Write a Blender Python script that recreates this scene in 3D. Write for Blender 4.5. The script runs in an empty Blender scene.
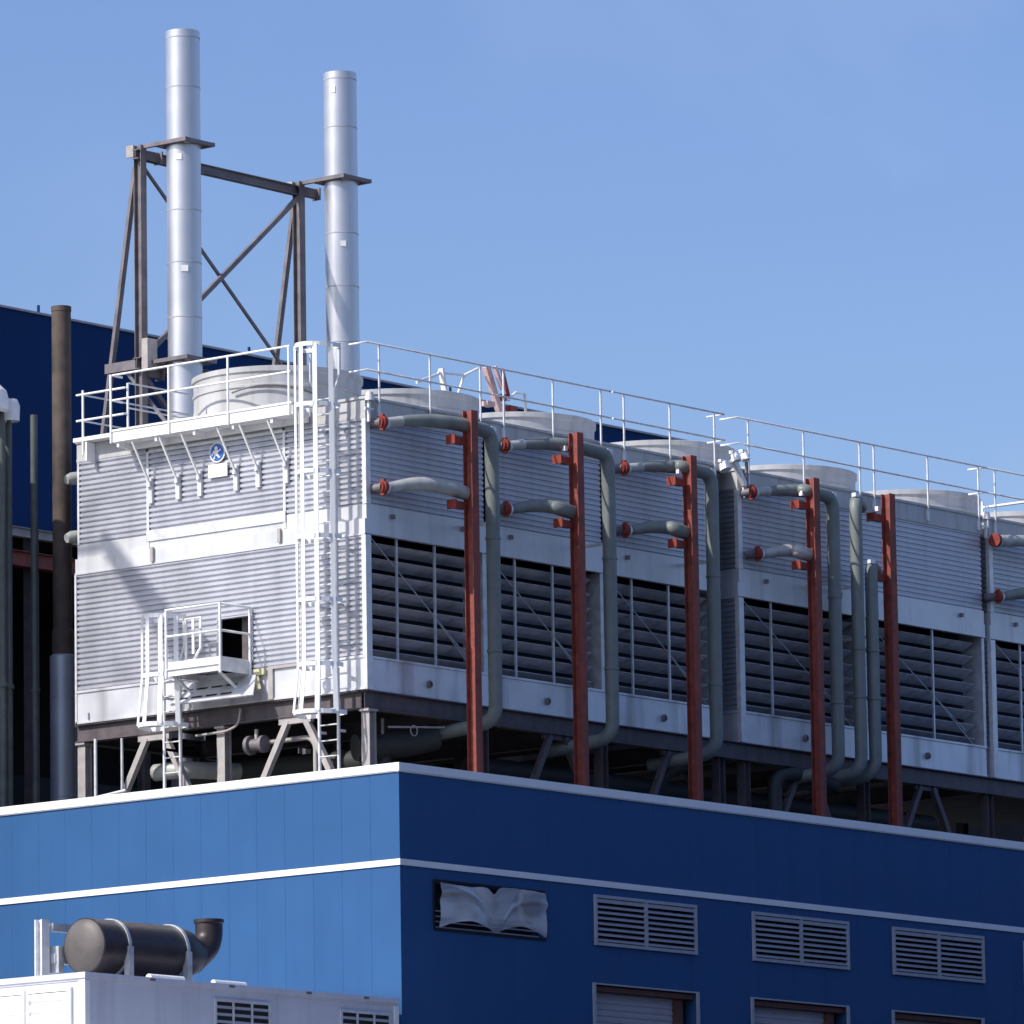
import bpy, math, random
from mathutils import Vector, Matrix, noise
random.seed(7)
S = bpy.context.scene
COL = S.collection
V = Vector

# ------------------------------------------------------------------ camera
yaw, pit, roll, FPX = math.radians(38.888), math.radians(8.998), math.radians(-.907), 6596.3
fw = V((math.cos(pit)*math.cos(yaw), math.cos(pit)*math.sin(yaw), math.sin(pit)))
rt = V((math.sin(yaw), -math.cos(yaw), 0)); up = rt.cross(fw)
cr, sr = math.cos(roll), math.sin(roll)
R0, U0 = cr*rt+sr*up, -sr*rt+cr*up
CAM = V((-92.99, -77.79, 1.46))
cam = bpy.data.cameras.new('camera'); co = bpy.data.objects.new('camera', cam); COL.objects.link(co)
cam.sensor_width = 36; cam.lens = FPX/1024*36; cam.clip_start = .5; cam.clip_end = 6000
m = Matrix((R0, U0, -fw)).transposed().to_4x4(); m.translation = CAM
co.matrix_world = m
S.camera = co

# ------------------------------------------------------------------ light
SUN = V((-1, .36, .95)).normalized()
sl = bpy.data.lights.new('sun', 'SUN'); sl.energy = 4.4; sl.angle = math.radians(.5); sl.color = (1, .955, .89)
so = bpy.data.objects.new('sun', sl); COL.objects.link(so); so.location = (-60, 20, 60)
so.rotation_euler = SUN.to_track_quat('Z', 'Y').to_euler()
w = bpy.data.worlds.new('World'); S.world = w; w.use_nodes = True
nt = w.node_tree; bg = nt.nodes['Background']
sky = nt.nodes.new('ShaderNodeTexSky'); sky.sky_type = 'NISHITA'; sky.sun_disc = False
sky.sun_elevation = math.asin(SUN.z); sky.sun_rotation = math.atan2(SUN.x, SUN.y)
sky.altitude = 100; sky.air_density = 1.0; sky.dust_density = 2.2; sky.ozone_density = 4.0
hs = nt.nodes.new('ShaderNodeHueSaturation'); hs.inputs['Hue'].default_value = .514; hs.inputs['Saturation'].default_value = 1.12; hs.inputs['Value'].default_value = 1.12
nt.links.new(sky.outputs[0], hs.inputs['Color']); tcw = nt.nodes.new('ShaderNodeTexCoord'); nz = nt.nodes.new('ShaderNodeTexNoise'); nz.inputs['Scale'].default_value = 9; nz.inputs['Detail'].default_value = 5; nz.inputs['Distortion'].default_value = .6
mrw = nt.nodes.new('ShaderNodeMapRange'); mrw.inputs[1].default_value = .5; mrw.inputs[2].default_value = .8; mrw.inputs[4].default_value = .16
mxw = nt.nodes.new('ShaderNodeMix'); mxw.data_type = 'RGBA'; mxw.inputs[7].default_value = (5.0, 5.8, 7.2, 1)
nt.links.new(tcw.outputs['Generated'], nz.inputs['Vector']); nt.links.new(nz.outputs['Fac'], mrw.inputs[0]); nt.links.new(mrw.outputs[0], mxw.inputs[0])
nt.links.new(hs.outputs[0], mxw.inputs[6]); nt.links.new(mxw.outputs[2], bg.inputs[0]); bg.inputs[1].default_value = .15
S.view_settings.view_transform = 'Standard'; S.view_settings.look = 'None'
S.view_settings.exposure = 0; S.view_settings.gamma = 1

# ------------------------------------------------------------------ materials
def mat(name, col, rough=.5, metal=0, var=.12, scale=1.5, streak=0, stain=None, bump=0, bscale=30, spec=.5, alpha=1, sx=3.2):
    m = bpy.data.materials.new(name); m.use_nodes = True
    n = m.node_tree; L = n.links; b = n.nodes['Principled BSDF']
    b.inputs['Roughness'].default_value = rough; b.inputs['Metallic'].default_value = metal
    b.inputs['Specular IOR Level'].default_value = spec; b.inputs['Alpha'].default_value = alpha
    tc = n.nodes.new('ShaderNodeTexCoord')
    tn = n.nodes.new('ShaderNodeTexNoise'); tn.inputs['Scale'].default_value = scale; tn.inputs['Detail'].default_value = 6
    L.new(tc.outputs['Object'], tn.inputs['Vector'])
    mr = n.nodes.new('ShaderNodeMapRange'); mr.inputs[1].default_value = .3; mr.inputs[2].default_value = .7
    mr.inputs[3].default_value = 1-var; mr.inputs[4].default_value = 1+var*.5
    L.new(tn.outputs['Fac'], mr.inputs[0])
    mx = n.nodes.new('ShaderNodeMix'); mx.data_type = 'RGBA'; mx.blend_type = 'MULTIPLY'; mx.inputs[0].default_value = 1
    mx.inputs[6].default_value = (*col, 1); L.new(mr.outputs[0], mx.inputs[7])
    out = mx.outputs[2]
    if streak:                                   # vertical run-off stains
        mp = n.nodes.new('ShaderNodeMapping'); mp.inputs['Scale'].default_value = (sx, sx, .12)
        L.new(tc.outputs['Object'], mp.inputs[0])
        t2 = n.nodes.new('ShaderNodeTexNoise'); t2.inputs['Scale'].default_value = 1.4; t2.inputs['Detail'].default_value = 4
        L.new(mp.outputs[0], t2.inputs['Vector'])
        m2 = n.nodes.new('ShaderNodeMapRange'); m2.inputs[1].default_value = .5; m2.inputs[2].default_value = .66; m2.inputs[4].default_value = streak
        L.new(t2.outputs['Fac'], m2.inputs[0])
        m3 = n.nodes.new('ShaderNodeMix'); m3.data_type = 'RGBA'
        m3.inputs[7].default_value = (*(stain or [c*.45 for c in col]), 1)
        L.new(m2.outputs[0], m3.inputs[0]); L.new(out, m3.inputs[6]); out = m3.outputs[2]
    L.new(out, b.inputs['Base Color'])
    rr = n.nodes.new('ShaderNodeMapRange'); rr.inputs[3].default_value = rough*.8; rr.inputs[4].default_value = min(1, rough*1.25)
    L.new(tn.outputs['Fac'], rr.inputs[0]); L.new(rr.outputs[0], b.inputs['Roughness'])
    if bump:
        t3 = n.nodes.new('ShaderNodeTexNoise'); t3.inputs['Scale'].default_value = bscale; t3.inputs['Detail'].default_value = 3
        L.new(tc.outputs['Object'], t3.inputs['Vector'])
        bp = n.nodes.new('ShaderNodeBump'); bp.inputs['Strength'].default_value = bump; bp.inputs['Distance'].default_value = .02
        L.new(t3.outputs['Fac'], bp.inputs['Height']); L.new(bp.outputs[0], b.inputs['Normal'])
    return m
M = {
 'blue': mat('blue_wall_paint', (.032, .105, .255), .6, var=.07, scale=.7, sx=1.6, streak=.3, stain=(.025, .086, .222), spec=.15, bump=.05, bscale=1.1),
 'rear_blue': mat('navy_wall_paint', (.009, .042, .145), .7, var=.1, scale=.5, spec=.1),
 'white': mat('white_paint', (.88, .88, .87), .4, var=.06, scale=2),
 'galv': mat('galvanised_steel', (.62, .64, .66), .42, .45, var=.25, scale=5),
 'galv_white': mat('bright_galvanised', (.74, .75, .76), .42, .25, var=.16, scale=6),
 'clad': mat('cladding_sheet', (.55, .56, .61), .5, .66, var=.12, scale=1.2, streak=.3, stain=(.38, .39, .44)),
 'band': mat('casing_sheet', (.70, .71, .73), .45, .3, var=.12, scale=1.4, streak=.35, stain=(.45, .46, .46)),
 'basin': mat('basin_sheet', (.74, .75, .79), .42, .35, var=.16, scale=1.3, sx=1.0, streak=.8, stain=(.36, .35, .37), bump=.1, bscale=3),
 'louvre': mat('louvre_blade', (.64, .64, .69), .5, .1, var=.2, scale=2.5, streak=.3),
 'dark': mat('dark_void', (.012, .012, .014), .9, var=.2),  # near-black, stands in for the shade inside the bay and openings
 'beam': mat('primer_steel', (.12, .10, .11), .6, .1, var=.3, scale=4, streak=.4),
 'leg': mat('grey_primer', (.42, .39, .38), .6, var=.2, scale=4),
 'frame': mat('chimney_frame_steel', (.205, .185, .20), .5, .2, var=.3, scale=3, streak=.3),
 'red': mat('red_oxide', (.27, .062, .045), .65, var=.4, scale=5, streak=.5, stain=(.13, .035, .03), bump=.1, bscale=14),
 'coupling': mat('red_coupling', (.27, .038, .022), .55, var=.3, scale=12),
 'pipe': mat('grey_green_pipe', (.19, .215, .205), .5, var=.18, scale=3, streak=.3),
 'pipe_shade': mat('shade_dark_pipe', (.045, .05, .05), .6, var=.2, scale=3, streak=.2),  # pipe colour darkened for the shade under the towers
 'pipe_lag': mat('pipe_cladding', (.44, .45, .43), .45, .1, var=.2, scale=3, streak=.3),
 'fan': mat('fan_cowl', (.52, .52, .52), .5, var=.16, scale=1.4, streak=.35),
 'steel': mat('stainless_flue', (.60, .61, .64), .36, .7, var=.08, scale=1.6, streak=.2, stain=(.47, .48, .52)),
 'thin_pipe': mat('thin_pipe_paint', (.10, .115, .11), .5, var=.25, scale=4, streak=.4),
 'brown': mat('rusty_stack', (.085, .064, .052), .7, var=.5, scale=3, streak=.5, stain=(.075, .055, .045)),
 'duct': mat('pale_duct', (.36, .40, .48), .4, .3, var=.15, scale=2),
 'muffler': mat('muffler_brown', (.05, .04, .042), .42, .3, var=.3, scale=3),
 'muffler_end': mat('muffler_end', (.13, .115, .11), .55, .2, var=.25, scale=3),
 'gen': mat('enclosure_paint', (.66, .67, .74), .42, var=.08, scale=1.5, streak=.15),
 'trim_gray': mat('vent_frame_paint', (.42, .43, .47), .5, var=.12, scale=3),
 'door': mat('roller_door', (.42, .41, .44), .5, var=.12, scale=2),
 'rusty': mat('rust_lintel', (.14, .06, .04), .7, var=.3, scale=6),
 'signblue': mat('sign_blue', (.03, .13, .50), .4, var=.03),
 'yellow': mat('yellow_paint', (.62, .60, .36), .5, var=.2, scale=8),
 'pink': mat('faded_red_paint', (.72, .50, .48), .5, var=.25, scale=6),
 'ground': mat('ground_gravel', (.055, .055, .05), .95, var=.3, scale=.3),
 'roof': mat('roof_membrane', (.16, .16, .16), .9, var=.2, scale=1),
 'steam': mat('white_cowl', (.8, .8, .8), .6, var=.1, scale=5),
}
def plastic():
    m = mat('plastic_film', (.84, .86, .88), .3, var=.06, scale=2)
    n = m.node_tree; b = n.nodes['Principled BSDF']; b.inputs['Transmission Weight'].default_value = .12
    tr = n.nodes.new('ShaderNodeBsdfTransparent'); mix = n.nodes.new('ShaderNodeMixShader')
    tx = n.nodes.new('ShaderNodeTexNoise'); tx.inputs['Scale'].default_value = 1.6; tx.inputs['Detail'].default_value = 2; tx.inputs['Distortion'].default_value = .4
    rp = n.nodes.new('ShaderNodeMapRange'); rp.inputs[1].default_value = .35; rp.inputs[2].default_value = .65; rp.inputs[3].default_value = .38; rp.inputs[4].default_value = .85
    n.links.new(tx.outputs['Fac'], rp.inputs[0]); n.links.new(rp.outputs[0], mix.inputs[0])
    n.links.new(tr.outputs[0], mix.inputs[1]); n.links.new(b.outputs[0], mix.inputs[2])
    n.links.new(mix.outputs[0], n.nodes['Material Output'].inputs[0])
    return m
M['film'] = plastic()

# ------------------------------------------------------------------ mesh builder
class MB:
    def __init__(s): s.v = []; s.f = []; s.sm = []
    def add(s, vs, fs, smooth=False):
        o = len(s.v); s.v += [V(p) for p in vs]; s.f += [[i+o for i in f] for f in fs]; s.sm += [smooth]*len(fs); return s
    def box(s, a, b):
        x0, y0, z0 = [min(a[i], b[i]) for i in range(3)]; x1, y1, z1 = [max(a[i], b[i]) for i in range(3)]
        return s.add([(x0,y0,z0),(x1,y0,z0),(x1,y1,z0),(x0,y1,z0),(x0,y0,z1),(x1,y0,z1),(x1,y1,z1),(x0,y1,z1)],
                     [(0,3,2,1),(4,5,6,7),(0,1,5,4),(1,2,6,5),(2,3,7,6),(3,0,4,7)])
    def hexa(s, p):          # 8 arbitrary corners, same order as box
        return s.add(p, [(0,3,2,1),(4,5,6,7),(0,1,5,4),(1,2,6,5),(2,3,7,6),(3,0,4,7)])
    def bar(s, a, b, w, h=None, side=None):
        a, b = V(a), V(b); h = h or w; d = (b-a).normalized()
        side = V(side) if side else (V((0,0,1)) if abs(d.z) < .9 else V((1,0,0)))
        u = (side-d*side.dot(d)).normalized(); t = d.cross(u)
        ps = []
        for c in (a, b):
            for i, j in ((-1,-1),(1,-1),(1,1),(-1,1)): ps.append(c+t*(w/2*i)+u*(h/2*j))
        return s.add(ps, [(3,2,1,0),(4,5,6,7),(0,1,5,4),(1,2,6,5),(2,3,7,6),(3,0,4,7)])
    def tube(s, pts, r, n=10, cap=True):
        pts = [V(p) for p in pts]; rs = r if isinstance(r, (list, tuple)) else [r]*len(pts)
        ds = [(pts[min(i+1, len(pts)-1)]-pts[max(i-1, 0)]).normalized() for i in range(len(pts))]
        ref = V((0,0,1)) if abs(ds[0].z) < .9 else V((1,0,0))
        u = (ref-ds[0]*ref.dot(ds[0])).normalized(); vs = []
        for p, d, q in zip(pts, ds, rs):
            u = (u-d*u.dot(d)).normalized(); t = d.cross(u)
            for k in range(n):
                a = 2*math.pi*k/n; vs.append(p+(u*math.cos(a)+t*math.sin(a))*q)
        fs = []
        for i in range(len(pts)-1):
            for k in range(n):
                k2 = (k+1) % n; fs.append((i*n+k, i*n+k2, (i+1)*n+k2, (i+1)*n+k))
        s.add(vs, fs, True)
        if cap:
            s.add([vs[k] for k in range(n)], [tuple(reversed(range(n)))]); s.add(vs[-n:], [tuple(range(n))])
        return s
    def lathe(s, c, prof, n=32, axis='z', smooth=True):
        # profile corners sharper than 25 degrees get their own rings, so long walls shade as true cylinders
        c = V(c); runs = [[prof[0]]]
        for i in range(1, len(prof)):
            runs[-1].append(prof[i])
            if i < len(prof)-1:
                d0 = V((prof[i][0]-prof[i-1][0], prof[i][1]-prof[i-1][1])); d1 = V((prof[i+1][0]-prof[i][0], prof[i+1][1]-prof[i][1]))
                if d0.length > 1e-9 and d1.length > 1e-9 and abs(d0.angle(d1)) > math.radians(25): runs.append([prof[i]])
        for pr in runs:
            vs = []
            for r, h in pr:
                for k in range(n):
                    a = 2*math.pi*k/n; x, y = r*math.cos(a), r*math.sin(a)
                    vs.append(c+(V((x, y, h)) if axis == 'z' else V((h, x, y)) if axis == 'x' else V((y, h, x))))
            fs = [(i*n+k, i*n+(k+1) % n, (i+1)*n+(k+1) % n, (i+1)*n+k) for i in range(len(pr)-1) for k in range(n)]
            s.add(vs, fs, smooth)
        return s
    def ibeam(s, a, b, depth, width, up_, tf=.016, tw=.012):
        # flanges perpendicular to up_
        a, b, u = V(a), V(b), V(up_).normalized()
        for q in (-1, 1): s.bar(a+u*(q*(depth/2-tf/2)), b+u*(q*(depth/2-tf/2)), width, tf, u)
        return s.bar(a, b, tw, depth-2*tf, u)
    def sheet(s, axis, fixed, a0, a1, z0, z1, pitch=.1, amp=.03, out=-1):
        # horizontally ribbed sheet in the plane axis=fixed ; other horizontal axis a0..a1
        n = max(1, round((z1-z0)/pitch)); p = (z1-z0)/n; prof = []
        for i in range(n):
            z = z0+i*p; prof += [(z, 0), (z+p*.22, 0), (z+p*.36, amp), (z+p*.86, amp)]
        prof.append((z1, 0)); vs = []
        for z, d in prof:
            for a in (a0, a1):
                vs.append((fixed+out*d, a, z) if axis == 'x' else (a, fixed+out*d, z))
        fs = [(2*i, 2*i+1, 2*i+3, 2*i+2) for i in range(len(prof)-1)]
        if axis == 'x': fs = [tuple(reversed(f)) for f in fs]
        return s.add(vs, fs)
    def build(s, name, material, parent=None, label=None):
        me = bpy.data.meshes.new(name); off = V((0,0,0)); q = parent
        while q: off += q.location; q = q.parent
        if parent is None:
            xs = [p.x for p in s.v]; ys = [p.y for p in s.v]; zs = [p.z for p in s.v]
            off = V(((min(xs)+max(xs))/2, (min(ys)+max(ys))/2, min(zs)))
        me.from_pydata([p-off for p in s.v], [], s.f); me.validate()
        for pl, sm in zip(me.polygons, s.sm): pl.use_smooth = sm
        me.materials.append(M[material]); me.update()
        o = bpy.data.objects.new(name, me); COL.objects.link(o)
        if parent: o.parent = parent
        else: o.location = off
        if label: o['label'] = label
        return o
def tag(o, label=None, cat=None, group=None, kind=None):
    if label: o['label'] = label
    if cat: o['category'] = cat
    if group: o['group'] = group
    if kind: o['kind'] = kind
    return o
def thing(name, loc, label, cat, group=None):
    o = bpy.data.objects.new(name, None); o.empty_display_size = .2; o.location = loc; COL.objects.link(o)
    return tag(o, label, cat, group)
def arc(p0, p1, p2, n=6, r=None):
    """round the corner p1 of the path p0-p1-p2"""
    p0, p1, p2 = V(p0), V(p1), V(p2); d0 = (p0-p1).normalized(); d1 = (p2-p1).normalized()
    a, b = p1+d0*r, p1+d1*r
    return [a*(1-t)**2+p1*2*t*(1-t)+b*t*t for t in [i/n for i in range(n+1)]]

def smooth(pts, rs, m=4):
    """Catmull-Rom through the points, radii interpolated"""
    P = [V(p) for p in pts]; out, ro = [], []
    for i in range(len(P)-1):
        p0, p1, p2, p3 = P[max(i-1, 0)], P[i], P[i+1], P[min(i+2, len(P)-1)]
        for j in range(m):
            t = j/m; out.append(.5*((2*p1)+(p2-p0)*t+(2*p0-5*p1+4*p2-p3)*t*t+(3*p1-p0-3*p2+p3)*t**3)); ro.append(rs[i]*(1-t)+rs[i+1]*t)
    return out+[P[-1]], ro+[rs[-1]]
XT, YT = 2.12, 2.5
def T(x, y, z): return (XT+x, YT+y, z)

# ------------------------------------------------------------------ ground
g = MB().add([(-1500,-1500,0),(1500,-1500,0),(1500,1500,0),(-1500,1500,0)], [(0,1,2,3)]).build('ground', 'ground'); tag(g, kind='structure')

# ------------------------------------------------------------------ main blue building
bld = thing('industrial_building', (0,0,0), 'blue metal clad plant building in front with white roof trim, carrying the cooling towers', 'building')
LX, LY = 40, 24            # length of the two faces
holes = [(.98,4.22,12.98,13.86)]
for x0 in (5.75, 10.77, 15.49): holes.append((x0+.05, x0+3.15, 13.02, 13.89))
doors = [(5.72, 8.95), (10.73, 13.9), (15.46, 18.6)]
for a, b in doors: holes.append((a, b, 8.6, 12.22))
holes += [(20.2,23.3,13.02,13.89)]
def wall_y(mb, x0, x1, z0, z1, y, hs):
    xs = sorted({x0, x1, *[h[0] for h in hs], *[h[1] for h in hs]}); zs = sorted({z0, z1, *[h[2] for h in hs], *[h[3] for h in hs]})
    for i in range(len(xs)-1):
        for j in range(len(zs)-1):
            cx, cz = (xs[i]+xs[i+1])/2, (zs[j]+zs[j+1])/2
            if any(h[0] < cx < h[1] and h[2] < cz < h[3] for h in hs): continue
            mb.add([(xs[i],y,zs[j]),(xs[i+1],y,zs[j]),(xs[i+1],y,zs[j+1]),(xs[i],y,zs[j+1])], [(0,1,2,3)])
rw = MB(); wall_y(rw, 0, LX, 0, 15.85, 0, holes)
for h in holes:            # reveals
    for q in ((h[0],h[0]),(h[1],h[1])): rw.add([(q[0],0,h[2]),(q[0],.3,h[2]),(q[0],.3,h[3]),(q[0],0,h[3])], [(0,1,2,3)])
    rw.add([(h[0],0,h[3]),(h[1],0,h[3]),(h[1],.3,h[3]),(h[0],.3,h[3])], [(0,1,2,3)])
    rw.add([(h[0],0,h[2]),(h[1],0,h[2]),(h[1],.3,h[2]),(h[0],.3,h[2])], [(3,2,1,0)])
rw.add([(LX,0,0),(LX,LY,0),(LX,LY,15.85),(LX,0,15.85)], [(0,1,2,3)])
# raised lap joints of the panels
x = 1.1
while x < LX:
    top = 15.84
    z = 0
    segs = [(0, top)]
    for h in holes:
        if h[0]-.02 < x < h[1]+.02:
            ns = []
            for a, b in segs:
                if h[2] > a and h[3] < b: ns += [(a, h[2]), (h[3], b)]
                else: ns.append((a, b))
            segs = ns
    for a, b in segs: rw.box((x-.01, -.0025, a), (x+.01, .0, b))
    x += 1.1
rw.build('front_wall', 'blue', bld)
lw = MB()
y = 0; k = 0
while y < LY:
    y1 = min(LY, y+.70)      # panels with a narrow shadow joint between
    lw.add([(0,y+.012,0),(0,y1-.012,0),(0,y1-.012,15.85),(0,y+.012,15.85)], [(3,2,1,0)])
    lw.add([(0,y1-.012,0),(.006,y1,0),(.006,y1,15.85),(0,y1-.012,15.85)], [(3,2,1,0)])
    lw.add([(.006,y,0),(0,y+.012,0),(0,y+.012,15.85),(.006,y,15.85)], [(3,2,1,0)])
    y = y1
lw.box((-.004,-.004,0),(.03,.05,15.85))
lw.build('side_wall', 'blue', bld)
cap = MB()
cap.box((-.05,-.05,15.85),(LX,.25,16.0)); cap.box((-.05,.25,15.85),(.25,LY,16.0))
cap.box((-.05,-.03,15.83),(LX,-.0,15.85)); cap.box((-.03,0,15.83),(0,LY,15.85))
cap.build('parapet_cap', 'white', bld)
st = MB(); st.box((-.03,-.03,14.1),(LX,-.008,14.215)); st.box((-.03,-.008,14.1),(-.006,LY,14.215)); st.build('trim_stripe', 'white', bld)
rf = MB(); rf.add([(.25,.25,15.4),(LX,.25,15.4),(LX,LY,15.4),(.25,LY,15.4)], [(0,1,2,3)])
rf.add([(.25,.25,15.4),(.25,.25,15.85),(LX,.25,15.85),(LX,.25,15.4)], [(0,1,2,3)])
rf.add([(.25,.25,15.4),(.25,.25,15.85),(.25,LY,15.85),(.25,LY,15.4)], [(0,1,2,3)]); rf.build('roof', 'roof', bld)
# louvred vents
for x0 in (5.75, 10.77, 15.49, 20.15):
    x1 = x0+3.2; z0, z1 = 12.97, 13.94
    f = MB(); t = .06
    f.box((x0,-.05,z0),(x1,.0,z0+t)); f.box((x0,-.05,z1-t),(x1,.0,z1)); f.box((x0,-.05,z0+t),(x0+t,.0,z1-t)); f.box((x1-t,-.05,z0+t),(x1,.0,z1-t))
    xm = (x0+x1)/2; f.box((xm-.04,-.045,z0+t),(xm+.04,.0,z1-t))
    fo = f.build('louvre_vent', 'trim_gray', bld)
    b = MB()
    for (a, c) in ((x0+t, xm-.04), (xm+.04, x1-t)):
        for i in range(8):
            z = z0+t+.02+i*.106
            hh = .035 if i < 7 else .07
            b.hexa([(a,-.035,z),(c,-.035,z),(c,.05,z+.05),(a,.05,z+.05),(a,-.035,z+hh),(c,-.035,z+hh),(c,.05,z+.05+hh*.6),(a,.05,z+.05+hh*.6)])
    b.build('slats', 'trim_gray', fo)
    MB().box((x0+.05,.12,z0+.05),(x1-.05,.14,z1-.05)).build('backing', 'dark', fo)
for a, b in doors:
    fo = MB(); fo.box((a-.05,-.03,8.6),(a+.03,.0,12.25)); fo.box((b-.03,-.03,8.6),(b+.05,.0,12.25)); fo.box((a+.03,-.012,12.22),(b-.03,.0,12.25)); fo.build('doorway', 'trim_gray', bld)
    dr = bld.children[-1] if False else None
    par = [o for o in bld.children if o.name.startswith('doorway')][-1]
    d = MB(); d.sheet('y', .2, a+.03, b-.55, 8.6, 12.1, .12, .015); d.build('roller_door', 'door', par)
    r = MB(); r.box((b-.54,.12,8.6),(b-.3,.28,12.1)); r.box((a+.03,.05,12.1),(b-.03,.25,12.2)); r.build('lintel', 'rusty', par)
    MB().box((a+.0,.29,8.6),(b,.31,12.22)).build('dark_opening', 'dark', par)
# torn opening behind the film
op = MB(); op.box((.98,.28,12.98),(4.22,.3,13.86)); oo = op.build('wall_opening', 'dark', bld)
b = MB()
for i in range(4): b.box((1.02,.1,13.02+i*.1),(4.18,.13,13.045+i*.1))
b.build('slats', 'trim_gray', oo)
b = MB(); t = .045
b.box((.95,-.02,12.95),(4.25,.0,12.95+t)); b.box((.95,-.02,13.86),(4.25,.0,13.9)); b.box((.93,-.02,12.95+t),(.98,0,13.86)); b.box((4.22,-.02,12.95+t),(4.27,0,13.86))
b.build('frame', 'dark', oo)

# plastic film
def film():
    nx, nz = 90, 34; vs = []; 
    for j in range(nz+1):
        for i in range(nx+1):
            u, v = i/nx, j/nz
            xx = 1.0+u*3.1
            topz = 13.84-.03*math.sin(u*math.pi*2)-.13*math.exp(-((u-.5)/.04)**2)
            # lower hem: two shallow swags gathered near the middle and at the ends
            sw = math.sin(math.pi*min(1, u/.55)) if u < .55 else math.sin(math.pi*(u-.55)/.45)
            hem = 12.99+.17*max(0, sw)
            zz = topz*v+hem*(1-v)
            q = V((u*7, v*3, 3.1))
            th = math.atan2(v+.25, (u-.54)*2.6); di = math.hypot(v+.1, (u-.54)*2.6)
            d = .06+.07*abs(math.sin(th*3.2+.8*noise.noise(q*.6)))*min(1, di)+.05*noise.noise(q*.45)
            d2 = .05*max(0, 1-abs(math.sin(th*5+u*6))*3)*min(1, di)
            vs.append((xx+.015*noise.noise(q*2), -.03-max(.01, d+d2), zz+.015*noise.noise(V((u*12, v*2, 8)))))
    W = nx+1
    fs = [(j*W+i, j*W+i+1, (j+1)*W+i+1, (j+1)*W+i) for j in range(nz) for i in range(nx)]
    o = MB().add(vs, fs, True).build('plastic_sheet', 'film')
    tag(o, 'torn crumpled sheet of cloudy plastic film hung over the wall opening', 'plastic sheet')
film()

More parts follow.
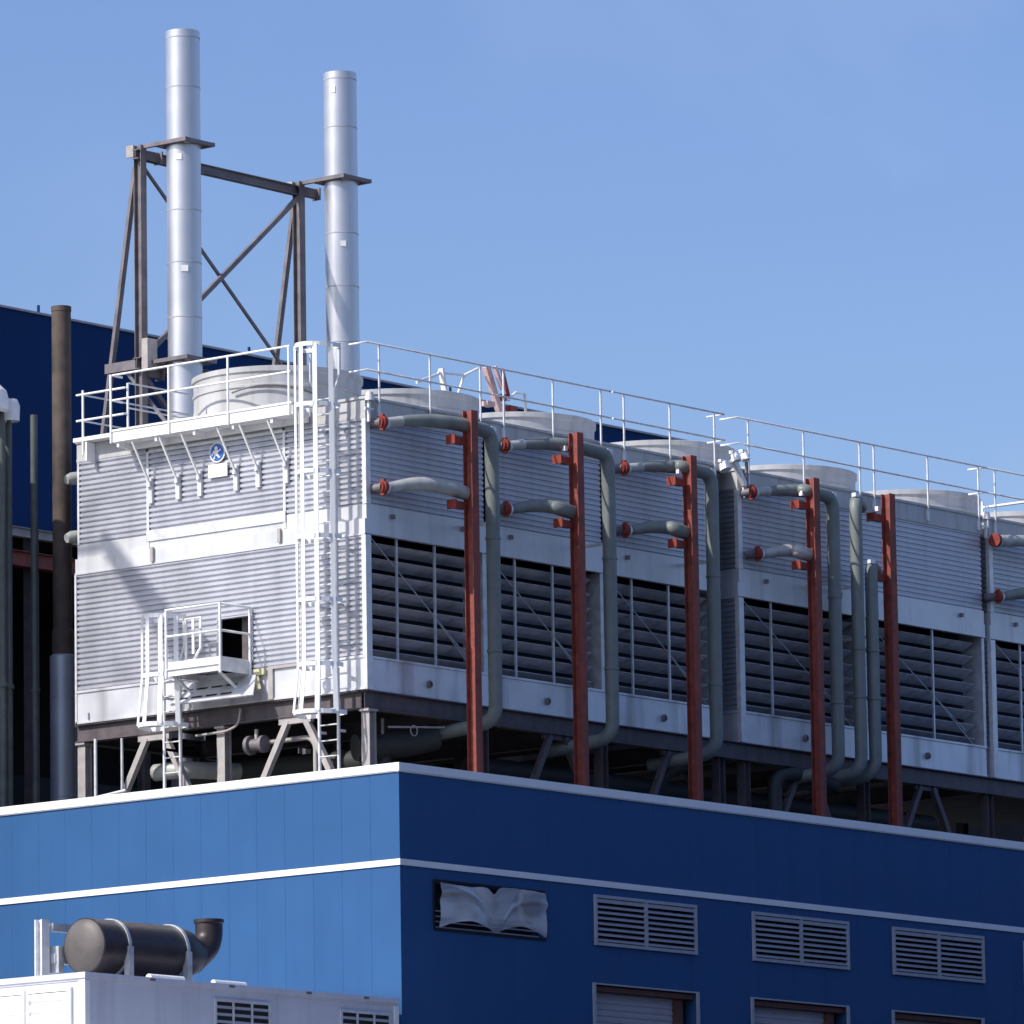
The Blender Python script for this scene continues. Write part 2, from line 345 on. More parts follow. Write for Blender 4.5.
# ------------------------------------------------------------------ cooling towers
Zb, Zbt, Zbb, Zbm, Zband, Zc, Zf = 17.79, 18.43, 20.79, 21.08, 21.37, 23.06, 23.43
DEP = 7.52
def tower(xa, cells, label, first=False):
    """xa: start, cells: list of cell boundaries, all relative to the corner"""
    xe = cells[-1]
    t = thing('cooling_tower', T(xa, 0, Zb), label, 'cooling tower', 'cooling towers on the roof')
    x0, x1, y0, y1 = XT+xa, XT+xe, YT, YT+DEP
    # inner dark core
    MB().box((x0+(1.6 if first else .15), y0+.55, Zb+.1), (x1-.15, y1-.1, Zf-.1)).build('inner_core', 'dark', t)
    hole = (YT+2.85, YT+3.72, 18.55, Zbt+(Zbb-Zbt)/22*10)
    up_ = MB()                                                    # upper cladding
    up_.sheet('x', x0, y0+.02, y1-.09, Zband, Zc, .105, .04)
    for i, c in enumerate(cells):
        a = (xa if i == 0 else cells[i-1]); up_.sheet('y', y0, XT+a+.04, XT+c-.04, Zband, Zc, .105, .024)
    up_.build('upper_cladding', 'clad', t)
    lo = MB()
    xl = x0-.06
    if first:
        zcut = sorted([Zbt, hole[2], hole[3], Zbb])
        lo.sheet('x', xl, y0+.02, hole[0], Zbt, Zbb, .105, .04)
        lo.sheet('x', xl, hole[1], y1-.06, Zbt, Zbb, .105, .04)
        lo.sheet('x', xl, hole[0], hole[1], hole[3], Zbb, .105, .04)
        lo.box((xl-.03,hole[0]-.03,hole[2]),(xl+.1,hole[0],hole[3])); lo.box((xl-.03,hole[1],hole[2]),(xl+.1,hole[1]+.03,hole[3])); lo.box((xl-.03,hole[0]-.03,hole[3]),(xl+.1,hole[1]+.03,hole[3]+.03))
        d = MB().box((xl+1.5,hole[0]-1,Zbt),(xl+1.52,hole[1]+1,hole[3]+.8)).box((xl+.05,hole[0]-1,hole[3]+.8),(xl+1.5,hole[1]+1,hole[3]+.83)).box((xl+.05,hole[0]-1,Zbt),(xl+1.5,hole[0]-.98,hole[3]+.8)).build('door_opening', 'dark', t)
        MB().box((xl+.3,hole[0]+.32,Zbt+.1),(xl+.36,hole[0]+.54,hole[3]+.4)).build('inner_post', 'beam', d)
    else: lo.sheet('x', xl, y0+.02, y1-.02, Zbt, Zbb, .105, .04)
    lo.build('lower_cladding', 'clad', t)
    bd = MB()                                                     # middle band, two lapped strips
    bd.box((x0-.03, y0-.03, Zbm), (x1, y0+.05, Zband)); bd.box((x0-.03, y0+.05, Zbm), (x0+.1, y1-.06, Zband))
    bd.box((x0-.10, y0-.05, Zbb), (x1, y0+.05, Zbm-.003)); bd.box((x0-.10, y0+.05, Zbb), (x0+.1, y1-.06, Zbm-.003))
    bd.box((x0-.11, y0-.06, Zbb), (x1, y0-.05, Zbb+.03)); bd.box((x0-.12, y0-.06, Zbb-.03), (x0-.10, y1-.06, Zbb+.01))
    bo = bd.build('middle_band', 'band', t)
    bs = MB()
    bs.box((x0-.1, y0, Zb), (x1, y0+.06, Zbt)); bs.box((x0-.1, y0+.06, Zb), (x0, y1-.06, Zbt))
    bs.box((x0-.12, y0-.03, Zbt-.03), (x1, y0, Zbt+.012)); bs.box((x0-.125, y0, Zbt-.03), (x0-.1, hole[0]-.45 if first else y1-.05, Zbt+.02))
    if first: bs.box((x0-.125, hole[1]+.3, Zbt-.03), (x0-.1, y1-.06, Zbt+.02))
    bs.box((x0-.12, y0-.02, Zb), (x1, y0, Zb+.04)); bs.box((x0-.12, y0, Zb), (x0-.1, y1-.06, Zb+.04))
    so_ = bs.build('water_basin', 'basin', t)
    fa = MB()
    fa.box((x0-.04, y0-.04, Zc), (x1+.0, y0+.04, Zf)); fa.box((x0-.04, y0+.04, Zc), (x0+.04, y1-.06, Zf))
    fa.box((x0-.07, y0-.07, Zf-.03), (x1, y1-.05, Zf+.02)); fa.box((x0-.05, y0-.05, Zc-.03), (x1, y0-.04, Zc+.03)); fa.box((x0-.05, y0-.04, Zc-.03), (x0-.04, y1-.06, Zc+.03))
    fa.build('top_fascia', 'fan', t)
    co_ = MB()                                                    # corner angles
    co_.box((x0-.045, y0-.045, Zband+.001), (x0+.09, y0-.032, Zc-.03)); co_.box((x0-.045, y0-.032, Zband+.001), (x0-.032, y0+.05, Zc-.03)); co_.build('corner_trim', 'galv_white', t)
    co_ = MB(); co_.box((x0-.115, y0-.075, Zb), (x0+.05, y0-.062, Zbb-.03)); co_.box((x0-.115, y0-.062, Zb), (x0-.102, y0+.03, Zbb-.03)); co_.build('corner_trim', 'galv_white', t)
    co_ = MB(); co_.box((x0-.12, y1-.10, Zb), (x0-.10, y1-.05, Zbb-.03)); co_.build('corner_trim', 'galv_white', t)
    co_ = MB(); co_.box((x0-.045, y1-.12, Zband), (x0-.032, y1-.07, Zc)); co_.build('corner_trim', 'galv_white', t)
    for i, c in enumerate(cells):
        a = XT+(xa if i == 0 else cells[i-1]); b = XT+c; W = b-a
        lv = MB()
        nb = 8; p = (Zbb-Zbt)/nb
        xi0, xi1 = a+.08, b-.2
        for k in range(nb):
            z = Zbt+k*p
            lv.hexa([(xi0,y0+.40,z+.02),(xi1,y0+.40,z+.02),(xi1,y0+.41,z+.02),(xi0,y0+.41,z+.02),
                     (xi0,y0+.13,z+.165),(xi1,y0+.13,z+.165),(xi1,y0+.15,z+.18),(xi0,y0+.15,z+.18)])
        for fr in (.26, .58, .80):
            xm = a+W*fr
            for k in range(nb):
                z = Zbt+k*p
                lv.add([(xm+.06,y0+.12,z+.15),(xm-.14,y0+.34,z+.02),(xm+.06,y0+.36,z+.015)], [(0,1,2)])
        lb = lv.build('louvre_bank', 'louvre', t)
        for fr in (.26, .58): MB().box((a+W*fr-.022, y0+.02, Zbt), (a+W*fr+.022, y0+.06, Zbb)).build('mullion', 'galv', lb)
        wr = MB()
        wr.tube([(a+.2, y0+.09, Zbb-.02), (a+W*.86, y0+.09, Zbt+.3)], .011, 6).tube([(a+W*.62, y0+.1, Zbt+.9), (a+W*.93, y0+.1, Zbt+.02)], .011, 6)
        wr.build('brace_rod', 'galv', lb)
        jm = MB()
        jm.box((a-.0, y0-.02, Zbt), (a+.09, y0+.5, Zbb)); jm.build('jamb', 'galv', lb); jm = MB(); jm.box((b-.10, y0-.02, Zbt), (b-.004, y0+.5, Zbb))
        for k in range(nb):                                       # stepped blade seats
            z = Zbt+k*p; jm.add([(b-.105,y0+.12,z+.22),(b-.105,y0+.42,z+.02),(b-.105,y0+.42,z+.22)], [(0,1,2)])
        jm.build('jamb', 'galv', lb)
        for fx, fz in ((.2, Zbm+.1), (.8, Zbm+.1)):
            MB().box((a+W*fx-.04, y0-.10, fz-.03), (a+W*fx+.04, y0-.03, fz+.05)).build('bolt', 'frame', lb)
        bo2 = MB()
        bo2.box((a+W*.5-.05, y0-.08, Zb+.22), (a+W*.5+.05, y0, Zb+.30)); bo2.box((a+W*.5-.02, y0-.08, Zb+.19), (a+W*.5+.01, y0, Zb+.33))
        bo2.build('bolt', 'frame', lb)
        # fan cowl
        cx, cy = (a+b)/2, y0+DEP/2
        r = min(1.72, W/2-.09)
        f = MB()
        f.lathe((cx, cy, 0), [(r*1.0,Zf),(r*.985,Zf+.2),(r*.975,Zf+.45),(r*.975,Zf+.62),(r*.99,Zf+.63),(r*.99,Zf+.68),(r*.975,Zf+.69),(r*.98,Zf+.9),(r*1.0,Zf+.93),(r*1.0,Zf+1.03),(r*.98,Zf+1.04),(r*.94,Zf+1.02),(r*.92,Zf+.5),(r*.95,Zf)], 64)
        fc = f.build('fan_cowl', 'fan', t)
        hp = MB(); 
        pts = [(cx+r*1.02*math.cos(q)-.0, cy+r*1.02*math.sin(q), Zf+.42+.22*math.cos((q-math.radians(215))*2.4)) for q in [math.radians(190+i*6) for i in range(10)]]
        hp.tube(pts, .02, 6); hp.build('cable', 'frame', fc)
        fb = MB(); fb.lathe((cx,cy,0), [(.01,Zf+.62),(.28,Zf+.6),(.28,Zf+.4),(.01,Zf+.38)], 16)
        for q in range(6):
            an = q*math.pi/3; d = V((math.cos(an), math.sin(an), 0)); fb.bar(V((cx,cy,Zf+.5))+d*.2, V((cx,cy,Zf+.5))+d*(r*.88), .22, .03, (d.y*.3, -d.x*.3, 1))
        fb.build('fan', 'frame', fc)
    return t
tw1 = tower(0, [3.57, 7.27, 11.05], 'corner cooling tower with its sunlit ribbed end wall and access door', True)
tw2 = tower(11.80, [16.07, 20.49], 'middle cooling tower of two bays standing past the narrow gap behind the floodlights')
MB().box((XT+11.06, YT+.12, Zf-.06), (XT+11.72, YT+DEP-.1, Zf-.02)).build('gap_shade_plate', 'fan', tw2)  # plate added over the gap to keep sun off the tower side
tw3 = tower(20.78, [25.1, 29.4], 'far cooling tower cut off by the picture edge beyond the second one')
# details of the corner tower's end wall
X0 = XT; te = tw1
pf = MB()
pf.box((X0-.05, YT+5.54, Zband-.28), (X0-.03, YT+5.60, Zc+.02)); pf.box((X0-.05, YT+1.99, Zband-.25), (X0-.03, YT+2.05, Zc+.02))
pf.box((X0-.055, YT+2.05, Zc-.07), (X0-.03, YT+5.54, Zc-.01)); pf.box((X0-.06, YT+1.99, Zbm+.16), (X0-.035, YT+5.6, Zband+.10-.02))
pf.build('panel_frame', 'galv_white', te)
for q in (((X0-.16, YT+5.35, Zbb+.02), (X0-.10, YT+5.42, Zbm+.02)), ((X0-.16, YT+2.05, Zbb+.04), (X0-.10, YT+2.12, Zbm+.02)), ((X0-.14,YT+DEP-.42,Zb+.06),(X0-.1,YT+DEP-.4,Zb+.2))):
    MB().box(*q).build('tie_lug', 'leg', te)
bp_ = MB(); bp_.box((X0-.15, YT+2.28, Zb+.02), (X0-.1, YT+2.40, Zbt+.02)); bp_.box((X0-.15, YT+2.28, Zbt-.04), (X0-.1, YT+1.2, Zbt+.02)); bp_.build('basin_stiffener', 'leg', te)

# steel support frame under all towers
sf = thing('support_steelwork', T(0, 0, 15.4), 'brown steel beams and legs lifting the cooling towers off the roof', 'steel frame')
xa, xb = XT-.06, XT+29.4
b = MB()
b.ibeam((xa+.0, YT+.05, 17.60), (xb, YT+.05, 17.60), .36, .2, (0,0,1), .02); b.build('beam', 'beam', sf)
b = MB(); b.ibeam((XT-.0, YT+.16, 17.605), (XT-.0, YT+DEP-.02, 17.605), .35, .2, (0,0,1), .02); b.build('beam', 'beam', sf)
for xx in (3.6, 7.3, 11.0, 11.9, 16.1, 20.5): 
    MB().ibeam(T(xx, .18, 17.6), T(xx, DEP-.02, 17.6), .34, .18, (0,0,1), .02).build('beam', 'beam', sf)
MB().ibeam(T(0, DEP, 17.6), T(29.4, DEP, 17.6), .34, .2, (0,0,1), .02).build('beam', 'beam', sf)
for yy in (.05, 3.72, DEP-.14):
    b = MB(); b.ibeam(T(.06, yy, 15.4), T(.06, yy, 17.38), .2, .2, (1,0,0), .014); b.box(T(-.09, yy-.12, 17.38), T(.2, yy+.12, 17.418)); b.build('leg', 'leg', sf)
for xx in (3.5, 7.25, 11.1, 11.95, 16.1, 20.6, 24.8):
    for yy in (.1, 3.7, DEP-.1):
        MB().ibeam(T(xx, yy, 15.4), T(xx, yy, 17.42), .2, .2, (1,0,0), .014).build('leg', 'beam', sf)
def abrace(c, axis, par, mt):
    for q in (-1, 1):
        d = V((0, 1, 0)) if axis == 'y' else V((1, 0, 0))
        MB().bar(V(c)+d*(q*.22), V(c)+d*(q*1.35)+V((0,0,-1.45-.5)), .12, .12).build('diagonal_brace', mt, par)
    MB().box(V(c)-d*.36+V((-.05,-.02,-.08)), V(c)+d*.36+V((.05,.07,.06))).build('gusset', mt, par)
abrace(T(-.02, 5.42, 17.38), 'y', sf, 'leg'); abrace(T(-.02, 1.78, 17.38), 'y', sf, 'leg')
for xx in (5.8, 9.6, 14, 18.3, 22.7): abrace(T(xx, .05, 17.4), 'x', sf, 'beam')

# ------------------------------------------------------------------ guard rails along the front
def rail_section(xs, label, ends=''):
    t = thing('guard_rail', T(xs[0], -.02, Zf+.02), label, 'guard rail', 'galvanised guard rails along the front edge of the tower tops')
    Z1, Z2 = 24.5, 23.96
    for x in xs:
        p = MB(); p.tube([T(x, -.03, Zf-.28), T(x, -.06, Zf-.15), T(x, -.09, Zf-.05), T(x, -.09, Z1)], .022, 8); p.box(T(x-.04, -.09, Zf-.33), T(x+.04, -.045, Zf-.1))
        p.build('post', 'galv_white', t)
    a, b = xs[0]-.36, xs[-1]+.34
    for z in (Z1, Z2):
        pts = [T(a, -.09, z), T(b, -.09, z)]
        if 'l' in ends: pts = [T(a, .35, z)]+pts
        if 'r' in ends: pts = pts+[T(b, .35, z)]
        MB().tube(pts, .021, 8).build('rail' if z == Z1 else 'mid_rail', 'galv_white', t)
        if 'w' in ends: MB().tube([T(-.4, -.09, z), T(a+.1, -.09, z)], .03, 8).build('end_sleeve', 'white', t)
rail_section([.33, 1.86, 3.40], 'first galvanised guard rail section beside the tall caged ladder', 'l')
rail_section([4.12, 5.67, 7.2], 'guard rail section above the red column with the davit arm behind it')
rail_section([7.95, 9.46, 10.95], 'guard rail section ending at the gap where floodlights are fixed', 'r')
rail_section([12.1, 14.01, 15.99], 'guard rail section starting just past the floodlights at the tower gap', 'l')
rail_section([16.5, 18.45, 20.33], 'guard rail section over the bay without a red column in front')
rail_section([20.95, 22.9, 24.8], 'last guard rail section, running out of the picture edge', 'l')

# ------------------------------------------------------------------ walkway on the sunlit side
wk = thing('side_walkway', T(-.56, 1.36, 23.2), 'white railed walkway bracketed out from the sunlit tower wall below the fan cowl', 'walkway')
d = MB(); d.box(T(-.56, 1.36, 23.20), T(-.07, 6.04, 23.25)); d.box(T(-.58, 1.36, 23.2), T(-.56, 6.04, 23.43)); d.box(T(-.56, 6.04, 23.2), T(-.07, 6.06, 23.43)); d.box(T(-.56, 1.34, 23.2), T(-.07, 1.36, 23.43))
d.box(T(-.6, 1.34, 23.41), T(-.52, 6.06, 23.45)); d.build('deck', 'white', wk)
b = MB()
for y in (5.9, 4.9, 3.9, 2.9, 1.9): b.box(T(-.54, y-.03, 23.1), T(-.06, y+.03, 23.2))
b.box(T(-.2, 1.3, 23.08), T(-.14, 6.0, 23.2)); b.build('joists', 'white', wk)
for y in (6.03, 4.5, 2.96, 1.40):
    MB().tube([T(-.6, y, 23.18), T(-.6, y, 24.55)], .024, 8).build('post', 'white', wk)
for z, n in ((24.53, 'rail'), (24.03, 'mid_rail')):
    MB().tube([T(-.6, 1.36, z), T(-.6, 5.98, z), T(-.3, 6.0, z)], .023, 8).build(n, 'white', wk)
    MB().tube([T(-.15, 5.95, z-.1), T(3.2, 5.95, z-.1)], .018, 8).build(n, 'galv', wk)
for y in (5.46, 4.74, 4.17, 3.23, 2.66, 1.94):
    s_ = MB(); s_.bar(T(-.08, y-.02, 22.28), T(-.54, y+.08, 23.2), .045, .03); so2 = s_.build('strut', 'white', wk)
    f = MB(); f.box(T(-.10, y-.05, 21.98), T(-.03, y+.05, 22.30)); f.tube([T(-.12, y, 22.30), T(-.12, y, 22.42)], [.05, .03], 8); f.box(T(-.08, y-.04, 22.3), T(-.03, y+.04, 22.48)); f.build('foot_bracket', 'galv_white', so2)
er = thing('end_rail', T(-.12, 6.1, 23.2), 'short low white rail at the far outer corner of the first tower top', 'guard rail')
for y in (7.05, 5.85): 
    MB().tube([T(-.3, y, 23.1), T(-.3, y, 24.4)], .024, 8).build('post', 'white', er)
for z, n in ((24.32, 'rail'), (23.8, 'mid_rail')):
    MB().tube([T(-.3, 7.22, z), T(-.3, 5.9, z)], .023, 8).build(n, 'white', er)
    MB().tube([T(-.25, 7.1, z), T(3.4, 7.1, z)], .018, 8).build(n, 'galv', er)
MB().box(T(-.32, 5.9, 23.38), T(-.07, 7.3, 23.46)).build('edge_board', 'white', er)
MB().box(T(-.3, 6.95, 22.98), T(-.05, 7.0, 23.36)).build('edge_bracket', 'white', er)

# ------------------------------------------------------------------ caged ladders
def caged_ladder(name, label, yl, yr, xp, z0, z1, zrail, hoops, rad, out, span):
    t = thing(name, T(xp, (yl+yr)/2, z0), label, 'ladder')
    for y in (yl, yr):
        pts = [T(xp, y, z0), T(xp, y, zrail-.9), T(xp, y+(.12 if y > (yl+yr)/2 else -.12), zrail-.65), T(xp, y+(.12 if y > (yl+yr)/2 else -.12), zrail)]
        q = MB().tube(pts, .034, 8); q.build('side_rail', 'galv_white', t)
    z = z0+.25
    while z < zrail-1.0:
        MB().tube([T(xp, yl, z), T(xp, yr, z)], .016, 6).build('rung', 'galv_white', t); z += .3
    yc = (yl+yr)/2
    def hp(z, k, grow=1.0):
        a = math.radians(-90-0+180*k)        # k 0..1 across the outer half circle
        return T(xp-.08-out*math.cos(math.radians(-90+180*k))*grow, yc-span*math.sin(math.radians(-90+180*k))*grow, z)
    for i, z in enumerate(hoops):
        h = MB(); n = 12; g = 1.18 if i == len(hoops)-1 else 1.0
        for j in range(n):
            h.bar(hp(z, j/n, g), hp(z, (j+1)/n, g), .012, .085, (0,0,1))
        for kk, yy in ((0, yl), (1, yr)): h.bar(hp(z, kk, g), T(xp, yy if (yy > yc) == (kk == 0) else (yl+yr)-yy, z), .012, .08, (0,0,1))
        h.build('hoop', 'white', t)
    for k in (.12, .31, .5, .69, .88):
        s_ = MB(); zt, zm, zb = hoops[0], hoops[-2], hoops[-1]
        a, b, c = V(hp(zt, k)), V(hp(zm, k)), V(hp(zb, k, 1.18)); outd = (V(hp(zt, k))-V(T(xp, yc, zt))).normalized()
        s_.bar(a, b, .012, .09, (outd.y, -outd.x, 0)); s_.bar(b, c, .012, .09, (outd.y, -outd.x, 0)); s_.build('cage_strap', 'white', t)
    for z in (z0+1.6, (z0+z1)/2, z1-.6):
        for y in (yl, yr): MB().box(T(xp, y-.02, z), T(-.03 if z > Zbm else -.13, y+.02, z+.05)).build('wall_bracket', 'galv_white', t)
    return t
caged_ladder('caged_ladder', 'tall white caged ladder rising past the tower corner to the walkway', .96, .48, -.32, 15.4, 23.43, 24.5,
             [24.43, 23.27, 21.97, 20.72, 19.5, 18.26, 17.34], .4, .62, .44)
caged_ladder('caged_ladder', 'short white caged ladder left of the small door platform', 4.77, 4.35, -.5, 15.4, 18.6, 19.62,
             [19.55, 18.4, 17.43], .4, .62, .42)

# small access platform
pl = thing('access_platform', T(-1, 2.87, 18.34), 'small white railed platform outside the open door in the tower wall', 'platform')
d = MB(); d.box(T(-1.0, 2.87, 18.56), T(-.1, 4.2, 18.6)); d.box(T(-1.02, 2.85, 18.34), T(-1.0, 4.22, 18.62)); d.box(T(-1.0, 2.85, 18.34), T(-.1, 2.87, 18.62)); d.box(T(-1.0, 4.2, 18.34), T(-.1, 4.22, 18.62))
d.box(T(-1.05, 2.82, 18.46), T(-1.02, 4.24, 18.475)); d.build('deck', 'galv_white', pl)
for (x, y) in ((-1.03, 2.84), (-1.03, 4.23), (-.16, 2.84)):
    MB().tube([T(x, y, 18.3), T(x, y, 19.66)], .027, 8).build('post', 'white', pl)
for z, n in ((19.64, 'rail'), (19.12, 'mid_rail')):
    MB().tube([T(-1.03, 4.23, z), T(-1.03, 2.84, z), T(-.14, 2.84, z)], .024, 8).build(n, 'white', pl)
b = MB(); b.bar(T(-.95, 2.95, 18.34), T(-.14, 2.95, 17.9), .05, .04); b.bar(T(-.95, 4.1, 18.34), T(-.14, 4.1, 17.9), .05, .04); b.build('brackets', 'galv_white', pl)
gt = MB(); gt.tube([T(-.6, 4.1, 18.6), T(-.6, 4.1, 19.5), T(-.6, 3.72, 19.5), T(-.6, 3.72, 18.9), T(-.6, 3.9, 18.68), T(-.6, 4.1, 18.68)], .03, 8); gt.box(T(-.61, 3.88, 18.8), T(-.59, 3.94, 19.5)); gt.build('gate', 'white', pl)

# leaning panel below the platform
lp = MB(); lp.hexa([T(-.62,2.38,17.86),T(-.62,4.5,17.86),T(-.60,4.5,17.84),T(-.60,2.38,17.84),T(-.2,2.66,18.32),T(-.2,4.45,18.32),T(-.18,4.45,18.3),T(-.18,2.66,18.3)])
lo = lp.build('splash_panel', 'basin'); tag(lo, 'slotted grey metal panel sloping out below the small door platform', 'metal panel')
s_ = MB()
for z, k in ((17.95, 0), (18.13, 1)):
    for i in range(4):
        y = 3.0+i*.38; xo = -.62+(z-17.86)*.913-.006
        s_.hexa([T(xo,y,z),T(xo,y+.28,z),T(xo+.01,y+.28,z),T(xo+.01,y,z),T(xo+.03,y,z+.035),T(xo+.03,y+.28,z+.035),T(xo+.04,y+.28,z+.035),T(xo+.04,y,z+.035)])
s_.build('slots', 'dark', lo)
yv = MB(); yv.box(T(-.2, 2.46, 18.3), T(-.12, 2.72, 18.42)); yv.bar(T(-.17, 2.68, 18.3), T(-.3, 2.5, 18.0), .08, .05); tag(yv.build('yellow_hinge_arm', 'yellow'), 'pale yellow hinge arm at the lower corner of the door', 'hinge arm')

# sign
sg = thing('safety_sign', T(-.06, 3.700, 22.5), 'round blue safety sign with white symbol above a small white plate', 'sign')
MB().lathe(T(-.09, 3.700, 22.79), [(.001,0),(.2,0),(.2,.02),(.001,.02)], 32, 'x', False).build('rim', 'white', sg)
MB().lathe(T(-.097, 3.700, 22.79), [(.001,0),(.172,0),(.172,.006)], 32, 'x', False).build('disc', 'signblue', sg)
pg = MB(); c = T(-.105, 3.700, 22.79)
pg.lathe(T(-.104, 3.720, 22.87), [(.001,0),(.04,0),(.04,.006)], 16, 'x', False)
pg.box(T(-.104, 3.670, 22.72), T(-.099, 3.770, 22.83)); pg.bar(T(-.102, 3.770, 22.82), T(-.102, 3.830, 22.74), .006, .03, (0,0,1)); pg.bar(T(-.102, 3.680, 22.8), T(-.102, 3.600, 22.84), .006, .03, (0,0,1))
pg.bar(T(-.102, 3.740, 22.73), T(-.102, 3.780, 22.66), .006, .035, (0,0,1)); pg.bar(T(-.102, 3.690, 22.73), T(-.102, 3.630, 22.68), .006, .035, (0,0,1)); pg.build('symbol', 'white', sg)
MB().box(T(-.1, 3.440, 22.30), T(-.08, 3.930, 22.56)).build('text_plate', 'white', sg)

# ------------------------------------------------------------------ red columns
def column(x, z1, label, arms=(22.62, 21.36), low=True):
    t = thing('red_column', T(x, -.9, 15.4), label, 'steel column', 'red oxide steel columns standing along the tower front')
    MB().ibeam(T(x, -.9, 15.4), T(x, -.9, z1), .22, .2, (0,1,0), .016, .014).build('post', 'red', t)
    MB().box(T(x-.16, -1.06, 15.4), T(x+.16, -.74, 15.43)).build('base_plate', 'red', t)
    for z in arms:
        a = MB(); z += .1; a.box(T(x-.44, -.86, z-.07), T(x-.11, -.72, z+.07)); a.box(T(x-.48, -.9, z-.09), T(x-.44, -.68, z+.09)); a.build('bracket_arm', 'coupling', t)
    MB().box(T(x-.2, -.78, z1-.36), T(x-.11, -.7, z1-.26)).build('clip', 'white', t)
column(2.08, 23.32, 'red steel column nearest the tower corner, lit over its whole height')
column(5.36, 23.29, 'second red steel column from the tower corner, between the first two grey risers')
column(9.03, 23.27, 'third red steel column, just before the gap between towers')
column(13.19, 23.30, 'fourth red steel column, first one in front of the middle tower')
column(15.85, 23.28, 'fifth red steel column, beside the pair of close grey risers', arms=(22.66, 21.4))

# ------------------------------------------------------------------ grey pipes
def riser(x, ztop, label, headers=True, xh=None, arch=.16):
    """vertical riser beside a column; horizontal header runs back to a red coupling near the tower wall"""
    t = thing('pipe_riser', T(x, -.8, 16.8), label, 'pipe', 'grey pipe risers in front of the towers')
    r = .135
    if headers:
        pts = [V(T(xh+.28, -.3, 22.95)), V(T(xh+.55, -.36, 22.99)), V(T(xh+.9, -.45, 23.04)), V(T(xh+1.4, -.6, 23.07)), V(T(x-.9, -.75, 23.06)), V(T(x-.35, -.8, 23.02))]
        pts, rr0 = smooth(pts, [.085, .095, .115, .135, .14, .14])
        pts += arc(T(x-.35, -.8, 23.02), T(x, -.8, 23.02), T(x, -.8, 22.5), 6, .3)
        rr = rr0+[.14]*7
    else:
        pts = [V(T(x+.62, -.5, ztop-.1))]+arc(T(x+.6, -.5, ztop-.1), T(x, -.8, ztop), T(x, -.8, ztop-.7), 8, .32); rr = [r]*len(pts)
    zb = 17.35
    low = arc(T(x, -.8, zb+.6), T(x, -.8, zb), T(x-.25, -.25, zb-.10), 6, .34)
    pts += low+[V(T(x-.5, .55, zb-.2))]; rr += [r]*(len(low)+1)
    MB().tube(pts, rr, 16).build('pipe', 'pipe', t)
    if headers:
        c = V(T(xh+.2, -.28, 22.94)); 
        k = MB(); k.tube([c+V((-.07,.02,0)), c+V((-.02,0,0))], .105, 14); k.tube([c+V((-.05,.01,0)), c+V((.03,0,0))], .128, 14); k.box(c+V((-.05,-.04,-.155)), c+V((0.02,.04,.155))); k.build('coupling', 'coupling', t)
        MB().tube([c+V((.03,0,0)), c+V((.12,-.01,.0))], .105, 14).build('collar', 'galv_white', t)
        MB().tube(pts[:6], [q+.004 for q in rr[:6]], 14).build('pale_sleeve', 'pipe_lag', t)
        MB().tube([c+V((-.03,0,0)), c+V((-.03,.3,0))], .09, 10).build('nozzle', 'frame', t)
    MB().box(T(x-.04, -.84, 23.0 if headers else ztop+.02), T(x+.1, -.74, 23.12 if headers else ztop+.1)).build('vent_cap', 'white', t)
    for z in ((20.9, 18.7) if headers else (19.9, 18.9)):
        MB().tube([T(x, -.8, z), T(x, -.8, z+.045)], r+.02, 16).build('flange', 'pipe', t)
    MB().box(T(x-.02, -.66, 21.2 if ztop > 22 else 20.2), T(x+.02, .02, 21.26 if ztop > 22 else 20.26)).build('pipe_support', 'galv', t)
riser(2.85, 22.9, 'grey riser beside the corner red column with pale upper header', xh=0)
riser(6.5, 22.9, 'grey riser between the second and third red columns', xh=3.72)
riser(9.88, 22.9, 'grey riser at the end of the corner tower, right before the gap', xh=7.5)
riser(14.02, 22.9, 'grey riser behind the fourth red column', xh=11.75)
riser(14.82, 23.1, 'tall gooseneck riser, left one of the close pair', headers=False)
riser(15.32, 21.75, 'shorter gooseneck riser tucked behind the fifth red column', headers=False)
def lower_header(xh, xe, label, pale):
    t = thing('header_pipe', T(xh, -.3, 21.6), label, 'pipe', 'short lower header pipes on the tower front')
    pts = [V(T(xh+.28, -.3, 21.68)), V(T(xh+.5, -.36, 21.73)), V(T(xh+.8, -.47, 21.79)), V(T(xh+1.15, -.6, 21.81)), V(T(xe-.3, -.75, 21.76)), V(T(xe+.05, -.78, 21.72))]
    pts, rr = smooth(pts, [.09, .105, .125, .14, .14, .14])
    MB().tube(pts, rr, 16).build('pipe', 'pipe_lag' if pale else 'pipe', t)
    c = V(T(xh+.2, -.28, 21.68))
    k = MB(); k.tube([c+V((-.07,.02,0)), c+V((-.02,0,0))], .105, 14); k.tube([c+V((-.05,.01,0)), c+V((.03,0,0))], .128, 14); k.box(c+V((-.05,-.04,-.155)), c+V((0.02,.04,.155))); k.build('coupling', 'coupling', t)
    MB().tube([c+V((-.03,0,0)), c+V((-.03,.3,0))], .09, 10).build('nozzle', 'frame', t)
    MB().tube([c+V((.03,0,0)), c+V((.1,-.01,0))], .108, 14).build('collar', 'galv_white', t)
lower_header(0, 2.0, 'pale lower header pipe ending at the corner red column', True)
lower_header(3.72, 5.28, 'dull lower header pipe ending at the second red column', False)
lower_header(7.5, 8.95, 'dull lower header pipe ending at the third red column', False)
lower_header(11.9, 13.1, 'lower header pipe ending at the fourth red column past the gap', True)
